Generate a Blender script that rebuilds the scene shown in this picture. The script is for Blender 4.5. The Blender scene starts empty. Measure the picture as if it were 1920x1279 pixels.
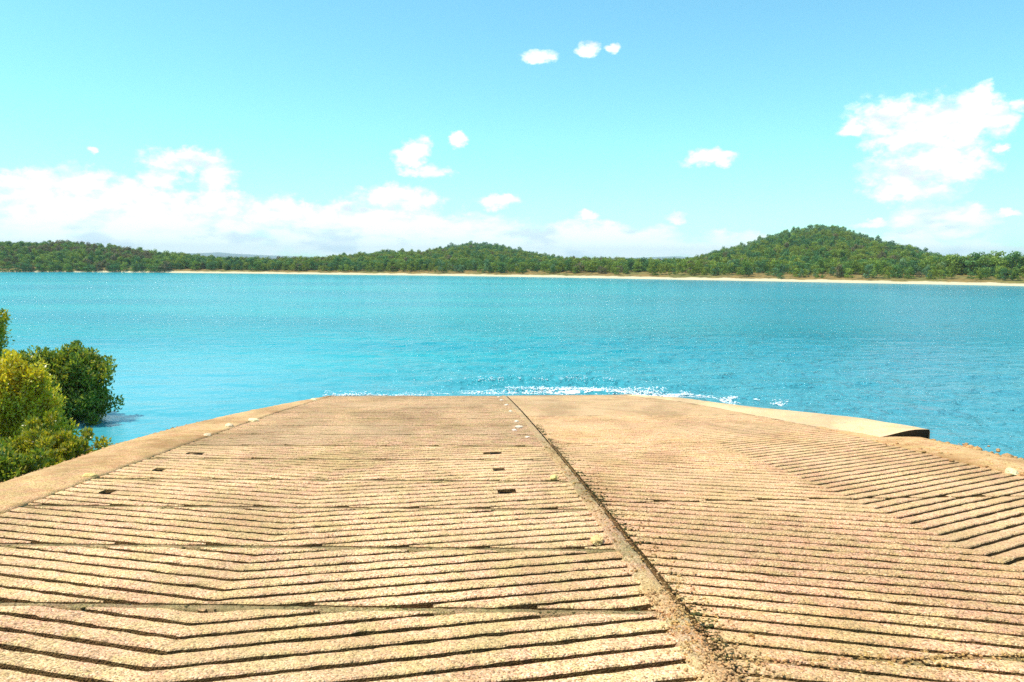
import bpy, bmesh, math, random
import numpy as np
from mathutils import Vector, Matrix, noise

random.seed(7)
rng = np.random.default_rng(7)
scene = bpy.context.scene
COL = scene.collection
PI = math.pi

# ------------------------------------------------------------------ camera
F_PX = 1400.0                      # focal length in pixels of a 1920 px wide frame
YAW = math.atan(88 / F_PX)
PITCH = math.atan(147.5 / F_PX)
ROLL = math.radians(0.3)
EYE = Vector((0, 0, 4.0))
ROT = Matrix.Rotation(-YAW, 3, 'Z') @ Matrix.Rotation(PI / 2 - PITCH, 3, 'X') @ Matrix.Rotation(ROLL, 3, 'Z')
cam_data = bpy.data.cameras.new('camera')
cam_data.sensor_width = 36.0
cam_data.lens = 36.0 * F_PX / 1920
cam_data.clip_start = 0.05
cam_data.clip_end = 30000
cam = bpy.data.objects.new('camera', cam_data)
cam.matrix_world = Matrix.Translation(EYE) @ ROT.to_4x4()
COL.objects.link(cam)
scene.camera = cam


def direction(px, py):
    return (ROT @ Vector(((px - 960) / F_PX, -(py - 639.5) / F_PX, -1.0))).normalized()


def azel(px, py):
    d = direction(px, py)
    return math.atan2(d.x, d.y), math.asin(d.z)


# ------------------------------------------------------------------ sky, sun, exposure
SUN_EL, SUN_AZ = math.radians(66), math.radians(-90)     # azimuth from +Y towards +X
SKY_STRENGTH = 0.12
HAZE = 0.00020
world = bpy.data.worlds.new('World')
scene.world = world
world.use_nodes = True
WT = world.node_tree
for n in list(WT.nodes):
    WT.nodes.remove(n)


class G:
    """small helper to write node graphs"""
    def __init__(self, tree):
        self.t = tree

    def n(self, kind, **kw):
        nd = self.t.nodes.new(kind)
        for k, v in kw.items():
            setattr(nd, k, v)
        return nd

    def put(self, sock, v):
        if hasattr(v, 'is_output') or isinstance(v, bpy.types.NodeSocket):
            self.t.links.new(v, sock)
        elif v is not None:
            sock.default_value = v

    def m(self, op, a, b=None, c=None, clamp=False):
        nd = self.n('ShaderNodeMath', operation=op, use_clamp=clamp)
        self.put(nd.inputs[0], a)
        if b is not None:
            self.put(nd.inputs[1], b)
        if c is not None:
            self.put(nd.inputs[2], c)
        return nd.outputs[0]

    def vm(self, op, a, b=None, out=0):
        nd = self.n('ShaderNodeVectorMath', operation=op)
        self.put(nd.inputs[0], a)
        if b is not None:
            self.put(nd.inputs[1], b)
        return nd.outputs[out]

    def noise(self, vec, scale, detail=4, rough=0.55, dist=0.0, out=0):
        nd = self.n('ShaderNodeTexNoise')
        self.put(nd.inputs['Vector'], vec)
        nd.inputs['Scale'].default_value = scale
        nd.inputs['Detail'].default_value = detail
        nd.inputs['Roughness'].default_value = rough
        nd.inputs['Distortion'].default_value = dist
        return nd.outputs[out]

    def ramp(self, fac, stops, interp='LINEAR'):
        nd = self.n('ShaderNodeValToRGB')
        cr = nd.color_ramp
        cr.interpolation = interp
        while len(cr.elements) < len(stops):
            cr.elements.new(0.5)
        for e, (p, c) in zip(cr.elements, stops):
            e.position = p
            e.color = c if len(c) == 4 else (*c, 1)
        self.put(nd.inputs[0], fac)
        return nd.outputs[0]

    def step(self, v, a, b, smooth=True):
        nd = self.n('ShaderNodeMapRange', clamp=True)
        nd.interpolation_type = 'SMOOTHSTEP' if smooth else 'LINEAR'
        self.put(nd.inputs['Value'], v)
        nd.inputs['From Min'].default_value = a
        nd.inputs['From Max'].default_value = b
        return nd.outputs[0]

    def mix(self, fac, a, b, blend='MIX'):
        nd = self.n('ShaderNodeMix', data_type='RGBA', blend_type=blend)
        self.put(nd.inputs[0], fac)
        self.put(nd.inputs[6], a if not isinstance(a, tuple) or len(a) == 4 else (*a, 1))
        self.put(nd.inputs[7], b if not isinstance(b, tuple) or len(b) == 4 else (*b, 1))
        return nd.outputs[2]

    def xyz(self, v):
        nd = self.n('ShaderNodeSeparateXYZ')
        self.put(nd.inputs[0], v)
        return nd.outputs

    def cxyz(self, x, y, z):
        nd = self.n('ShaderNodeCombineXYZ')
        for s, v in zip(nd.inputs, (x, y, z)):
            self.put(s, v)
        return nd.outputs[0]

    def scalev(self, v, s):
        return self.vm('MULTIPLY', v, s)


g = G(WT)
sky = g.n('ShaderNodeTexSky', sky_type='NISHITA')
sky.sun_disc = False
sky.sun_elevation = SUN_EL
sky.sun_rotation = SUN_AZ
sky.altitude = 0
sky.air_density = 1.0
sky.dust_density = 0.25
sky.ozone_density = 1.6
sky_col = g.mix(1.0, sky.outputs[0], (0.86, 1.55, 1.42), 'MULTIPLY')
dirv = g.n('ShaderNodeTexCoord').outputs['Generated']
dx, dy, dz = g.xyz(dirv)[:3]
az = g.m('ARCTAN2', dx, dy)
el = g.m('ARCSINE', g.m('MINIMUM', g.m('MAXIMUM', dz, -1.0), 1.0))
ae = g.cxyz(az, el, 0.0)
stretch = g.vm('MULTIPLY', dirv, (1.0, 1.0, 1.5))
warp = g.vm('SCALE', g.vm('SUBTRACT', g.noise(stretch, 22, 5, 0.6, out=1), (0.5, 0.5, 0.5)))
warp.node.inputs['Scale'].default_value = 0.042
ae_w = g.vm('ADD', ae, warp)
# every visible cloud as a heap of puffs at its own bearing and height (pixels of the photograph, turned into angles)
PUFFS = [
    (1740, 240, 130, 58), (1660, 220, 74, 44), (1825, 212, 74, 48), (1846, 165, 20, 20), (1695, 322, 84, 50),
    (1770, 305, 92, 50), (1862, 228, 46, 26), (1715, 362, 92, 26), (1908, 200, 24, 14), (1598, 246, 26, 13), (1880, 275, 16, 10),
    (1015, 104, 32, 17), (1000, 112, 22, 9), (1106, 89, 20, 13), (1150, 87, 17, 8),
    (1330, 298, 50, 17), (1345, 290, 32, 13),
    (770, 292, 30, 24), (790, 280, 24, 18), (815, 320, 34, 16), (858, 260, 16, 14), (770, 325, 26, 9),
    (178, 278, 11, 8),
    (60, 350, 84, 32), (345, 304, 82, 26), (405, 330, 34, 42), (290, 335, 40, 26), (150, 345, 70, 34), (120, 395, 150, 40),
    (260, 380, 110, 42), (380, 385, 110, 32), (540, 402, 120, 28), (740, 378, 88, 26), (680, 405, 130, 26),
    (936, 378, 42, 13), (1268, 408, 22, 11), (1095, 408, 20, 9), (1890, 400, 32, 9),
    (1330, 300, 40, 12),
]
WISPS = [(1765, 415, 110, 34), (1700, 445, 60, 14), (1820, 400, 30, 14), (250, 425, 330, 46), (700, 430, 330, 40), (1050, 440, 260, 26), (1640, 420, 40, 8), (960, 466, 1100, 26), (300, 455, 500, 34), (1520, 468, 520, 30)]


def blobs(vec, items, hard):
    best = None
    for (px, py, rx, ry) in items:
        a0, e0 = azel(px, py)
        a1, _ = azel(px + rx, py)
        _, e1 = azel(px, py - ry)
        q = g.vm('MULTIPLY', g.vm('SUBTRACT', vec, (a0, e0, 0)), (1 / (a1 - a0), 1 / (e1 - e0), 0))
        v = g.m('SUBTRACT', 1.0, g.vm('DOT_PRODUCT', q, q, out=1))
        if best is None:
            best = v
        else:
            nd = g.n('ShaderNodeMath', operation='SMOOTH_MAX')
            g.put(nd.inputs[0], best); g.put(nd.inputs[1], v); nd.inputs[2].default_value = hard
            best = nd.outputs[0]
    return best


puff = blobs(ae_w, PUFFS, 0.25)
wisp = blobs(ae_w, WISPS, 0.4)
fine = g.noise(stretch, 60, 7, 0.62)
puff_v = g.m('ADD', puff, g.m('MULTIPLY', g.m('SUBTRACT', fine, 0.5), 2.8))
alpha = g.step(puff_v, -0.50, 1.25)
wn = g.noise(g.vm('MULTIPLY', dirv, (1, 1, 3.0)), 26, 6, 0.6)
walpha = g.m('MULTIPLY', g.step(g.m('ADD', wisp, g.m('MULTIPLY', g.m('SUBTRACT', wn, 0.5), 2.0)), -0.3, 0.9), 0.85)
alpha = g.m('MAXIMUM', alpha, walpha)
# other, loosely strewn clouds for the part of the sky behind the photographer
back = g.step(dy, 0.25, -0.1)
bn = g.step(g.noise(g.vm('MULTIPLY', dirv, (1, 1, 2.2)), 3.2, 7, 0.6), 0.54, 0.68)
alpha = g.m('MAXIMUM', alpha, g.m('MULTIPLY', g.m('MULTIPLY', bn, back), g.step(dz, 0.03, 0.12)))
shade = g.noise(g.vm('MULTIPLY', dirv, (1, 1, 2.6)), 15, 4, 0.5)
cloud_col = g.mix(g.step(shade, 0.50, 0.68), (9.6, 9.5, 9.4), (5.8, 6.3, 7.9))
final = g.mix(alpha, sky_col, cloud_col)
bg = g.n('ShaderNodeBackground')
g.put(bg.inputs[0], final)
bg.inputs[1].default_value = SKY_STRENGTH
WT.links.new(bg.outputs[0], g.n('ShaderNodeOutputWorld').inputs[0])

sun_data = bpy.data.lights.new('sun', 'SUN')
sun_data.energy = 4.6
sun_data.angle = math.radians(0.5)
sun_data.color = (1.0, 0.95, 0.86)
sun = bpy.data.objects.new('sun', sun_data)
to_sun = Vector((math.cos(SUN_EL) * math.sin(SUN_AZ), math.cos(SUN_EL) * math.cos(SUN_AZ), math.sin(SUN_EL)))
sun.rotation_euler = to_sun.to_track_quat('Z', 'Y').to_euler()
sun.location = (0, 0, 30)
COL.objects.link(sun)

vs = scene.view_settings
vs.view_transform = 'Standard'
vs.look = 'None'
vs.gamma = 1.0
vs.use_curve_mapping = False
vs.exposure = 0.38
scene.render.engine = 'CYCLES'
scene.cycles.use_denoising = False
scene.cycles.max_bounces = 6
scene.cycles.caustics_reflective = False
scene.cycles.caustics_refractive = False


# ------------------------------------------------------------------ helpers
def props(o, label=None, cat=None, group=None, kind=None):
    if label: o['label'] = label
    if cat: o['category'] = cat
    if group: o['group'] = group
    if kind: o['kind'] = kind
    return o


def empty(name, loc=(0, 0, 0)):
    o = bpy.data.objects.new(name, None)
    o.location = loc
    o.empty_display_size = 0.2
    COL.objects.link(o)
    return o


def link(name, me, parent=None, loc=None):
    o = bpy.data.objects.new(name, me)
    COL.objects.link(o)
    if parent is not None:
        o.parent = parent
    if loc is not None:
        o.location = loc
    return o


def mesh(name, verts, faces, mats, smooth=False):
    me = bpy.data.meshes.new(name)
    me.from_pydata([tuple(v) for v in verts], [], faces)
    for m_ in (mats if isinstance(mats, (list, tuple)) else [mats]):
        me.materials.append(m_)
    if smooth:
        me.polygons.foreach_set('use_smooth', [True] * len(me.polygons))
    me.update()
    return me


def mesh_np(name, V, Q, mat, smooth=False):
    """mesh from numpy: V (n,3), Q (m,k) faces with k corners each"""
    me = bpy.data.meshes.new(name)
    k = Q.shape[1]
    me.vertices.add(len(V)); me.loops.add(Q.size); me.polygons.add(len(Q))
    me.vertices.foreach_set('co', V.astype(np.float32).ravel())
    me.loops.foreach_set('vertex_index', Q.astype(np.int32).ravel())
    me.polygons.foreach_set('loop_start', np.arange(0, Q.size, k, dtype=np.int32))
    me.polygons.foreach_set('loop_total', np.full(len(Q), k, dtype=np.int32))
    if smooth:
        me.polygons.foreach_set('use_smooth', np.ones(len(Q), dtype=bool))
    me.materials.append(mat)
    me.update(calc_edges=True)
    me.validate()
    return me


def grid_faces(nr, nc):
    i = np.arange((nr - 1) * (nc - 1))
    r, c = i // (nc - 1), i % (nc - 1)
    a = r * nc + c
    return np.stack([a, a + 1, a + 1 + nc, a + nc], 1)


def nz(x, y, z=0.0):
    return noise.noise((x, y, z))


def fbm(x, y, z=0.0, oct=4):
    return noise.fractal((x, y, z), 1.0, 2.0, oct)


def smooth01(t):
    t = min(1.0, max(0.0, t))
    return t * t * (3 - 2 * t)


def tube(path, radii, sides=7):
    """verts and faces of a tapered tube along a list of points"""
    V, Fc = [], []
    for i, p in enumerate(path):
        p = Vector(p)
        d = (Vector(path[min(i + 1, len(path) - 1)]) - Vector(path[max(i - 1, 0)])).normalized()
        u = d.orthogonal().normalized()
        w = d.cross(u)
        for k in range(sides):
            a = 2 * PI * k / sides
            V.append(p + (u * math.cos(a) + w * math.sin(a)) * radii[i])
    for i in range(len(path) - 1):
        for k in range(sides):
            a, b = i * sides + k, i * sides + (k + 1) % sides
            Fc.append((a, b, b + sides, a + sides))
    return V, Fc


# ------------------------------------------------------------------ materials
def material(name):
    m_ = bpy.data.materials.new(name)
    m_.use_nodes = True
    t = m_.node_tree
    for n in list(t.nodes):
        if n.type not in ('BSDF_PRINCIPLED', 'OUTPUT_MATERIAL'):
            t.nodes.remove(n)
    gg = G(t)
    return m_, gg, t.nodes['Principled BSDF'], t.nodes['Material Output']


def bump(gg, bsdf, height, dist, strength=1.0):
    nd = gg.n('ShaderNodeBump')
    gg.put(nd.inputs['Height'], height)
    nd.inputs['Distance'].default_value = dist
    gg.put(nd.inputs['Strength'], strength)
    gg.t.links.new(nd.outputs[0], bsdf.inputs['Normal'])
    return nd


def concrete(name, base, stain=(0.30, 0.27, 0.15), sand=(0.60, 0.40, 0.21), sand_amt=0.3, speck=1.0, stain_amt=0.5, rough=0.9):
    m_, q, b, out = material(name)
    pos = q.n('ShaderNodeNewGeometry').outputs['Position']
    v1 = q.n('ShaderNodeTexVoronoi'); q.put(v1.inputs['Vector'], pos); v1.inputs['Scale'].default_value = 88
    v2 = q.n('ShaderNodeTexVoronoi'); q.put(v2.inputs['Vector'], pos); v2.inputs['Scale'].default_value = 165
    r1 = q.xyz(v1.outputs['Color'])
    r2 = q.xyz(v2.outputs['Color'])
    agg = q.ramp(r1[0], [(0.0, (base[0] * .40, base[1] * .36, base[2] * .30)), (0.14, (base[0] * .66, base[1] * .60, base[2] * .52)),
                         (0.24, base), (0.42, (base[0] * 1.10, base[1] * .93, base[2] * .92)), (0.60, (base[0] * 1.02, base[1] * 1.03, base[2] * .84)),
                         (0.78, (base[0] * 1.25, base[1] * 1.32, base[2] * 1.5)), (0.9, (base[0] * .86, base[1] * .88, base[2] * .95))], 'CONSTANT')
    grain = q.ramp(r2[1], [(0.0, (0.45, 0.42, 0.38)), (0.2, (0.88, 0.88, 0.86)), (0.6, (1.06, 1.04, 1.0)), (0.85, (1.22, 1.20, 1.16))], 'CONSTANT')
    c = q.mix(0.85 * speck, base, agg)
    c = q.mix(0.9 * speck, c, q.mix(1.0, c, grain, 'MULTIPLY'))
    c = q.mix(1.0, c, q.mix(q.step(q.noise(pos, 5.5, 4, 0.6), 0.40, 0.60), (1.07, 0.94, 0.98), (0.99, 1.01, 0.90)), 'MULTIPLY')
    big = q.noise(pos, 0.9, 6, 0.62)
    mid = q.noise(q.vm('MULTIPLY', pos, (0.7, 1.6, 1)), 4.2, 5, 0.65)
    c = q.mix(1.0, c, q.mix(q.step(q.noise(q.vm('MULTIPLY', pos, (1.0, 0.45, 1.0)), 0.75, 6, 0.68, 0.5), 0.36, 0.62), (0.76, 0.75, 0.73), (1.10, 1.10, 1.10)), 'MULTIPLY')      # worn and grimy areas
    st = q.m('MULTIPLY', q.step(q.m('ADD', q.m('MULTIPLY', big, 0.6), q.m('MULTIPLY', mid, 0.4)), 0.44, 0.62), stain_amt)
    c = q.mix(st, c, q.mix(0.5, stain, q.mix(1.0, c, (stain[0] * 2.0, stain[1] * 2.0, stain[2] * 2.0), 'MULTIPLY')))
    sn = q.noise(pos, 0.55, 5, 0.6, 0.4)
    sa = q.m('MULTIPLY', q.step(sn, 0.46, 0.62), sand_amt)
    c = q.mix(sa, c, q.mix(0.35, sand, q.mix(1.0, sand, grain, 'MULTIPLY')))
    wet = q.step(q.m('ADD', q.xyz(pos)[2], q.m('MULTIPLY', q.m('SUBTRACT', mid, 0.5), 0.16)), 0.16, 0.03)      # still wet from the last wave
    c = q.mix(q.m('MULTIPLY', wet, 0.55), c, q.mix(1.0, c, (0.55, 0.52, 0.50), 'MULTIPLY'))
    q.put(b.inputs['Base Color'], c)
    q.put(b.inputs['Roughness'], q.m('SUBTRACT', rough, q.m('MULTIPLY', wet, 0.5)))
    b.inputs['Specular IOR Level'].default_value = 0.25
    h = q.m('ADD', q.m('MULTIPLY', v1.outputs['Distance'], -0.8), q.m('MULTIPLY', q.noise(pos, 30, 4, 0.6), 0.8))
    bump(q, b, h, 0.009, 0.9)
    return m_


M_RIB = concrete('ribbed_concrete', (0.80, 0.525, 0.295), stain=(0.40, 0.32, 0.15), stain_amt=0.6, sand_amt=0.22)
M_RIB_RIGHT = concrete('ribbed_concrete_warm', (0.78, 0.49, 0.27), stain=(0.42, 0.31, 0.14), stain_amt=0.5, sand_amt=0.32)
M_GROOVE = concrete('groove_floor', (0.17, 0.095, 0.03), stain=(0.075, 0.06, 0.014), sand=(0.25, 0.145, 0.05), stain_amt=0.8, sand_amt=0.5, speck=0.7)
M_RIB_FAR = concrete('tide_washed_ribs', (0.62, 0.40, 0.225), stain=(0.33, 0.26, 0.12), stain_amt=0.5, sand_amt=0.3, sand=(0.60, 0.41, 0.23))
M_GROOVE_WORN = concrete('silted_groove', (0.31, 0.195, 0.08), stain=(0.16, 0.13, 0.05), sand=(0.36, 0.24, 0.12), stain_amt=0.6, sand_amt=0.5)
M_GROOVE_FAINT = concrete('filled_groove', (0.44, 0.31, 0.175), stain=(0.25, 0.20, 0.09), sand=(0.5, 0.34, 0.18), stain_amt=0.6, sand_amt=0.5)
M_JOINT = concrete('algae_joint', (0.37, 0.265, 0.125), stain=(0.21, 0.175, 0.07), stain_amt=0.9, sand_amt=0.2)
M_BORDER = concrete('sandy_border', (0.66, 0.42, 0.20), stain=(0.32, 0.20, 0.08), stain_amt=0.75, sand_amt=0.55, sand=(0.68, 0.42, 0.19), speck=0.8)
M_SMOOTH = concrete('sand_washed_concrete', (0.60, 0.395, 0.21), stain=(0.38, 0.27, 0.13), stain_amt=0.4, sand_amt=0.6, speck=0.7)
M_SLAB = concrete('pale_side_concrete', (0.74, 0.53, 0.30), stain_amt=0.25, sand_amt=0.4, sand=(0.66, 0.45, 0.25), speck=0.45)
M_STRIP = concrete('crumbled_joint', (0.56, 0.39, 0.22), stain=(0.22, 0.19, 0.08), stain_amt=0.55, sand_amt=0.45, sand=(0.62, 0.36, 0.14))
M_STONE = concrete('pale_stone', (0.78, 0.68, 0.42), stain_amt=0.1, sand_amt=0.2, speck=0.5)
M_YELLOW = concrete('yellow_stone', (0.80, 0.60, 0.24), stain_amt=0.1, sand_amt=0.1, speck=0.5)
M_SHELL = concrete('white_shell', (0.85, 0.78, 0.62), stain_amt=0.05, sand_amt=0.1, speck=0.3)
M_GRAVEL = concrete('loose_gravel', (0.60, 0.36, 0.15), stain=(0.26, 0.17, 0.06), stain_amt=0.6, sand_amt=0.4)
M_ALGAE = concrete('algae_tufts', (0.085, 0.08, 0.02), stain=(0.05, 0.06, 0.012), sand_amt=0.1)
M_GAP_AND_SHADE = concrete('dark_gaps_and_end_shade', (0.035, 0.028, 0.016), stain=(0.03, 0.03, 0.012), sand_amt=0.0, sand=(0.2, 0.14, 0.08), rough=0.6)  # near-black of crack and pockets; also paints the slab end's shade

# ground of the foreshore: mud and weedy grass
M_BANK, q, b, out = material('bank_mud')
pos = q.n('ShaderNodeNewGeometry').outputs['Position']
zz = q.xyz(pos)[2]
nn = q.noise(pos, 3.0, 7, 0.65)
c = q.mix(q.step(q.m('ADD', zz, q.m('MULTIPLY', nn, 0.8)), 0.3, 1.0), (0.055, 0.05, 0.03), (0.22, 0.16, 0.08))
c = q.mix(q.step(q.m('ADD', zz, q.m('MULTIPLY', nn, 0.9)), 2.2, 2.7), c, (0.10, 0.13, 0.035))
q.put(b.inputs['Base Color'], c); b.inputs['Roughness'].default_value = 0.85
bump(q, b, q.noise(pos, 9, 7, 0.7), 0.12)

# land beyond the water: beach sand, dry dune grass, forest floor
M_LAND, q, b, out = material('far_land')
pos = q.n('ShaderNodeNewGeometry').outputs['Position']
zz = q.xyz(pos)[2]
nn = q.noise(pos, 0.22, 6, 0.65)
n2 = q.noise(pos, 0.05, 4, 0.6)
dune = q.mix(q.step(n2, 0.42, 0.6), (0.26, 0.17, 0.055), (0.17, 0.16, 0.045))
dune = q.mix(q.step(q.noise(pos, 0.8, 4, 0.6), 0.45, 0.65), dune, (0.10, 0.085, 0.03))
c = q.mix(q.step(q.m('ADD', zz, q.m('MULTIPLY', q.m('SUBTRACT', nn, 0.5), 0.9)), 0.38, 0.60), (0.58, 0.47, 0.29), dune)
floor_c = q.mix(q.step(nn, 0.4, 0.62), (0.05, 0.055, 0.018), (0.11, 0.095, 0.03))
c = q.mix(q.step(zz, 1.7, 2.4), c, floor_c)
q.put(b.inputs['Base Color'], c); b.inputs['Roughness'].default_value = 0.95
b.inputs['Specular IOR Level'].default_value = 0.1

M_MOUNT, q, b, out = material('distant_range')
pos = q.n('ShaderNodeNewGeometry').outputs['Position']
q.put(b.inputs['Base Color'], q.mix(q.noise(pos, 0.01, 5, 0.6), (0.05, 0.085, 0.07), (0.09, 0.12, 0.09)))
b.inputs['Roughness'].default_value = 1.0

# water
M_WATER, q, b, out = material('sea_water')
pos = q.n('ShaderNodeNewGeometry').outputs['Position']
px_, py_, pz_ = q.xyz(pos)[:3]
edge_n = q.noise(pos, 0.05, 3, 0.5)
depth = q.m('ADD', q.m('SUBTRACT', py_, 21.0), q.m('MULTIPLY', q.m('SUBTRACT', edge_n, 0.5), 14.0))   # shoal in front of the ramp
shoal = q.step(depth, 16.0, 1.0)
patch = q.noise(q.vm('MULTIPLY', pos, (0.35, 1.0, 1.0)), 0.06, 4, 0.55)
deep = q.mix(q.step(patch, 0.35, 0.65), (0.0, 0.275, 0.335), (0.0, 0.34, 0.36))
deep = q.mix(q.m('MULTIPLY', q.step(q.m('SUBTRACT', px_, q.m('MULTIPLY', py_, 0.25)), -14.0, 12.0), 0.75), deep, (0.0, 0.225, 0.300))   # darker and bluer towards the right
c = q.mix(q.m('MULTIPLY', shoal, 0.55), deep, (0.10, 0.34, 0.40))
q.put(b.inputs['Base Color'], c)
b.inputs['Roughness'].default_value = 0.15
b.inputs['IOR'].default_value = 1.33
b.inputs['Specular IOR Level'].default_value = 0.29
w1 = q.noise(q.vm('MULTIPLY', pos, (0.9, 1.2, 1.0)), 1.5, 3, 0.55, 0.3)
w2 = q.noise(q.vm('MULTIPLY', pos, (0.95, 1.1, 1.0)), 4.0, 4, 0.6, 0.4)
w3 = q.noise(q.vm('MULTIPLY', pos, (0.75, 1.1, 1.0)), 14, 3, 0.6)
w0 = q.noise(q.vm('MULTIPLY', pos, (0.75, 1.2, 1.0)), 0.55, 3, 0.6, 0.3)
hgt = q.m('ADD', q.m('ADD', q.m('MULTIPLY', w0, 0.80), q.m('MULTIPLY', w1, 0.36)), q.m('ADD', q.m('MULTIPLY', w2, 0.24), q.m('MULTIPLY', w3, 0.045)))
# the lee behind the mangroves is calmer
lee = q.m('MULTIPLY', q.step(px_, 0.0, -9.0), q.step(py_, 50.0, 24.0))
gust = q.step(q.noise(q.vm('MULTIPLY', pos, (0.4, 1.0, 1.0)), 0.035, 3, 0.5), 0.3, 0.7)
stren = q.m('MULTIPLY', q.m('SUBTRACT', 1.0, q.m('MULTIPLY', lee, 0.84)), q.m('ADD', 0.75, q.m('MULTIPLY', gust, 0.5)))
bump(q, b, hgt, 0.62, q.m('MULTIPLY', stren, q.m('ADD', 0.9, q.m('MULTIPLY', q.step(px_, -6.0, 14.0), 0.6))))

M_FOAM, q, b, out = material('sea_foam')
pos = q.n('ShaderNodeNewGeometry').outputs['Position']
q.put(b.inputs['Base Color'], q.mix(q.noise(pos, 30, 3), (0.80, 0.84, 0.85), (0.92, 0.92, 0.90)))
b.inputs['Roughness'].default_value = 0.7


M_LACE, q, b, out = material('foam_lace')
pos = q.n('ShaderNodeNewGeometry').outputs['Position']
cov = q.n('ShaderNodeVertexColor'); cov.layer_name = 'cover'
n1 = q.noise(q.vm('MULTIPLY', pos, (0.8, 1.3, 1)), 5.5, 7, 0.65, 0.6)
vr = q.n('ShaderNodeTexVoronoi', feature='DISTANCE_TO_EDGE'); q.put(vr.inputs['Vector'], pos); vr.inputs['Scale'].default_value = 9
lace = q.m('ADD', n1, q.m('MULTIPLY', q.step(vr.outputs['Distance'], 0.12, 0.0), 0.16))
al = q.step(q.m('ADD', lace, q.m('MULTIPLY', q.m('SUBTRACT', q.xyz(cov.outputs['Color'])[0], 0.5), 0.75)), 0.52, 0.68)
q.put(b.inputs['Base Color'], (0.88, 0.90, 0.90, 1))
b.inputs['Roughness'].default_value = 0.6
q.put(b.inputs['Alpha'], al)


def leaf_material(name, stops, trans=0.35, rough=0.45, per='island', spec=0.5):
    m_, q, b, out = material(name)
    if per == 'island':
        r = q.n('ShaderNodeNewGeometry').outputs['Random Per Island']
    else:
        ri = q.n('ShaderNodeNewGeometry').outputs['Random Per Island']
        ro = q.n('ShaderNodeObjectInfo').outputs['Random']
        r = q.m('ADD', q.m('MULTIPLY', ro, 0.75), q.m('MULTIPLY', ri, 0.25))
    col = q.ramp(r, stops)
    q.put(b.inputs['Base Color'], col)
    b.inputs['Roughness'].default_value = rough
    b.inputs['Specular IOR Level'].default_value = spec
    tr = q.n('ShaderNodeBsdfTranslucent')
    q.put(tr.inputs[0], q.mix(1.0, col, (1.25, 1.2, 0.6), 'MULTIPLY'))
    mx = q.n('ShaderNodeMixShader')
    mx.inputs[0].default_value = trans
    q.t.links.new(b.outputs[0], mx.inputs[1])
    q.t.links.new(tr.outputs[0], mx.inputs[2])
    q.t.links.new(mx.outputs[0], out.inputs[0])
    return m_


M_LEAF_YELLOW = leaf_material('yellow_mangrove_leaf', [(0, (0.26, 0.26, 0.015)), (0.4, (0.56, 0.46, 0.015)), (0.75, (0.72, 0.58, 0.03)), (1, (0.75, 0.64, 0.12))], 0.5, 0.32)
M_LEAF_GREEN = leaf_material('green_mangrove_leaf', [(0, (0.08, 0.14, 0.02)), (0.5, (0.19, 0.27, 0.03)), (0.85, (0.38, 0.38, 0.04)), (1, (0.50, 0.40, 0.10))], 0.48, 0.32)
M_LEAF_OLIVE = leaf_material('olive_mangrove_leaf', [(0, (0.14, 0.19, 0.012)), (0.5, (0.34, 0.34, 0.02)), (0.85, (0.46, 0.38, 0.03)), (1, (0.58, 0.48, 0.10))], 0.48, 0.35)
M_TREE = [
    leaf_material('woodland_leaf_green', [(0, (0.095, 0.186, 0.032)), (0.5, (0.179, 0.274, 0.040)), (1, (0.294, 0.372, 0.047))], 0.3, 0.6, 'object', 0.25),
    leaf_material('woodland_leaf_dark', [(0, (0.053, 0.143, 0.047)), (0.5, (0.084, 0.198, 0.056)), (1, (0.137, 0.263, 0.056))], 0.25, 0.6, 'object', 0.25),
    leaf_material('woodland_leaf_olive', [(0, (0.16, 0.23, 0.025)), (0.5, (0.21, 0.27, 0.03)), (1, (0.26, 0.29, 0.035))], 0.3, 0.6, 'object', 0.25),
    leaf_material('woodland_leaf_russet', [(0, (0.16, 0.15, 0.06)), (0.5, (0.20, 0.16, 0.08)), (1, (0.17, 0.19, 0.05))], 0.2, 0.7, 'object', 0.2),
    leaf_material('woodland_leaf_haze_blue', [(0, (0.095, 0.198, 0.095)), (0.5, (0.137, 0.251, 0.110)), (1, (0.210, 0.306, 0.126))], 0.25, 0.6, 'object', 0.25),  # blue of distant haze painted into the ridge trees' leaf colour
]
M_BARK, q, b, out = material('bark')
pos = q.n('ShaderNodeNewGeometry').outputs['Position']
q.put(b.inputs['Base Color'], q.mix(q.noise(pos, 6, 5, 0.6), (0.09, 0.065, 0.04), (0.26, 0.21, 0.15)))
b.inputs['Roughness'].default_value = 0.9

# ------------------------------------------------------------------ the boat ramp's lie
LANE_L, XA_L, LANE_M, XA_R, LANE_R = -4.04, -1.45, 1.10, 3.60, 6.05
XR0 = 1.22


def rz(y):
    return 2.44 - 0.087 * y - 0.001 * y * y


def interp(pts, t):
    if t <= pts[0][0]:
        return pts[0][1]
    for (a, u), (b_, v) in zip(pts, pts[1:]):
        if t <= b_:
            return u + (v - u) * (t - a) / (b_ - a)
    return pts[-1][1]


OUT_L = [(-2, -4.85), (7.9, -4.84), (11, -5.05), (13.5, -5.0), (16.4, -4.75), (19, -4.45), (21.4, -4.12), (23, -3.9), (30, -3.8)]
OUT_R = [(-2, 6.85), (8.5, 6.85), (10.6, 6.93), (12.5, 6.92), (13.5, 6.75), (15.2, 6.35), (17.6, 5.95), (19.6, 5.75), (21.6, 5.0), (23, 4.6), (30, 4.4)]


def outl(y):
    return interp(OUT_L, y) + 0.035 * fbm(y * 1.3, 3.1) + 0.01 * nz(y * 9, 1)


def outr(y):
    return interp(OUT_R, y) + 0.035 * fbm(y * 1.3, 8.7) + 0.01 * nz(y * 9, 5)


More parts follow.
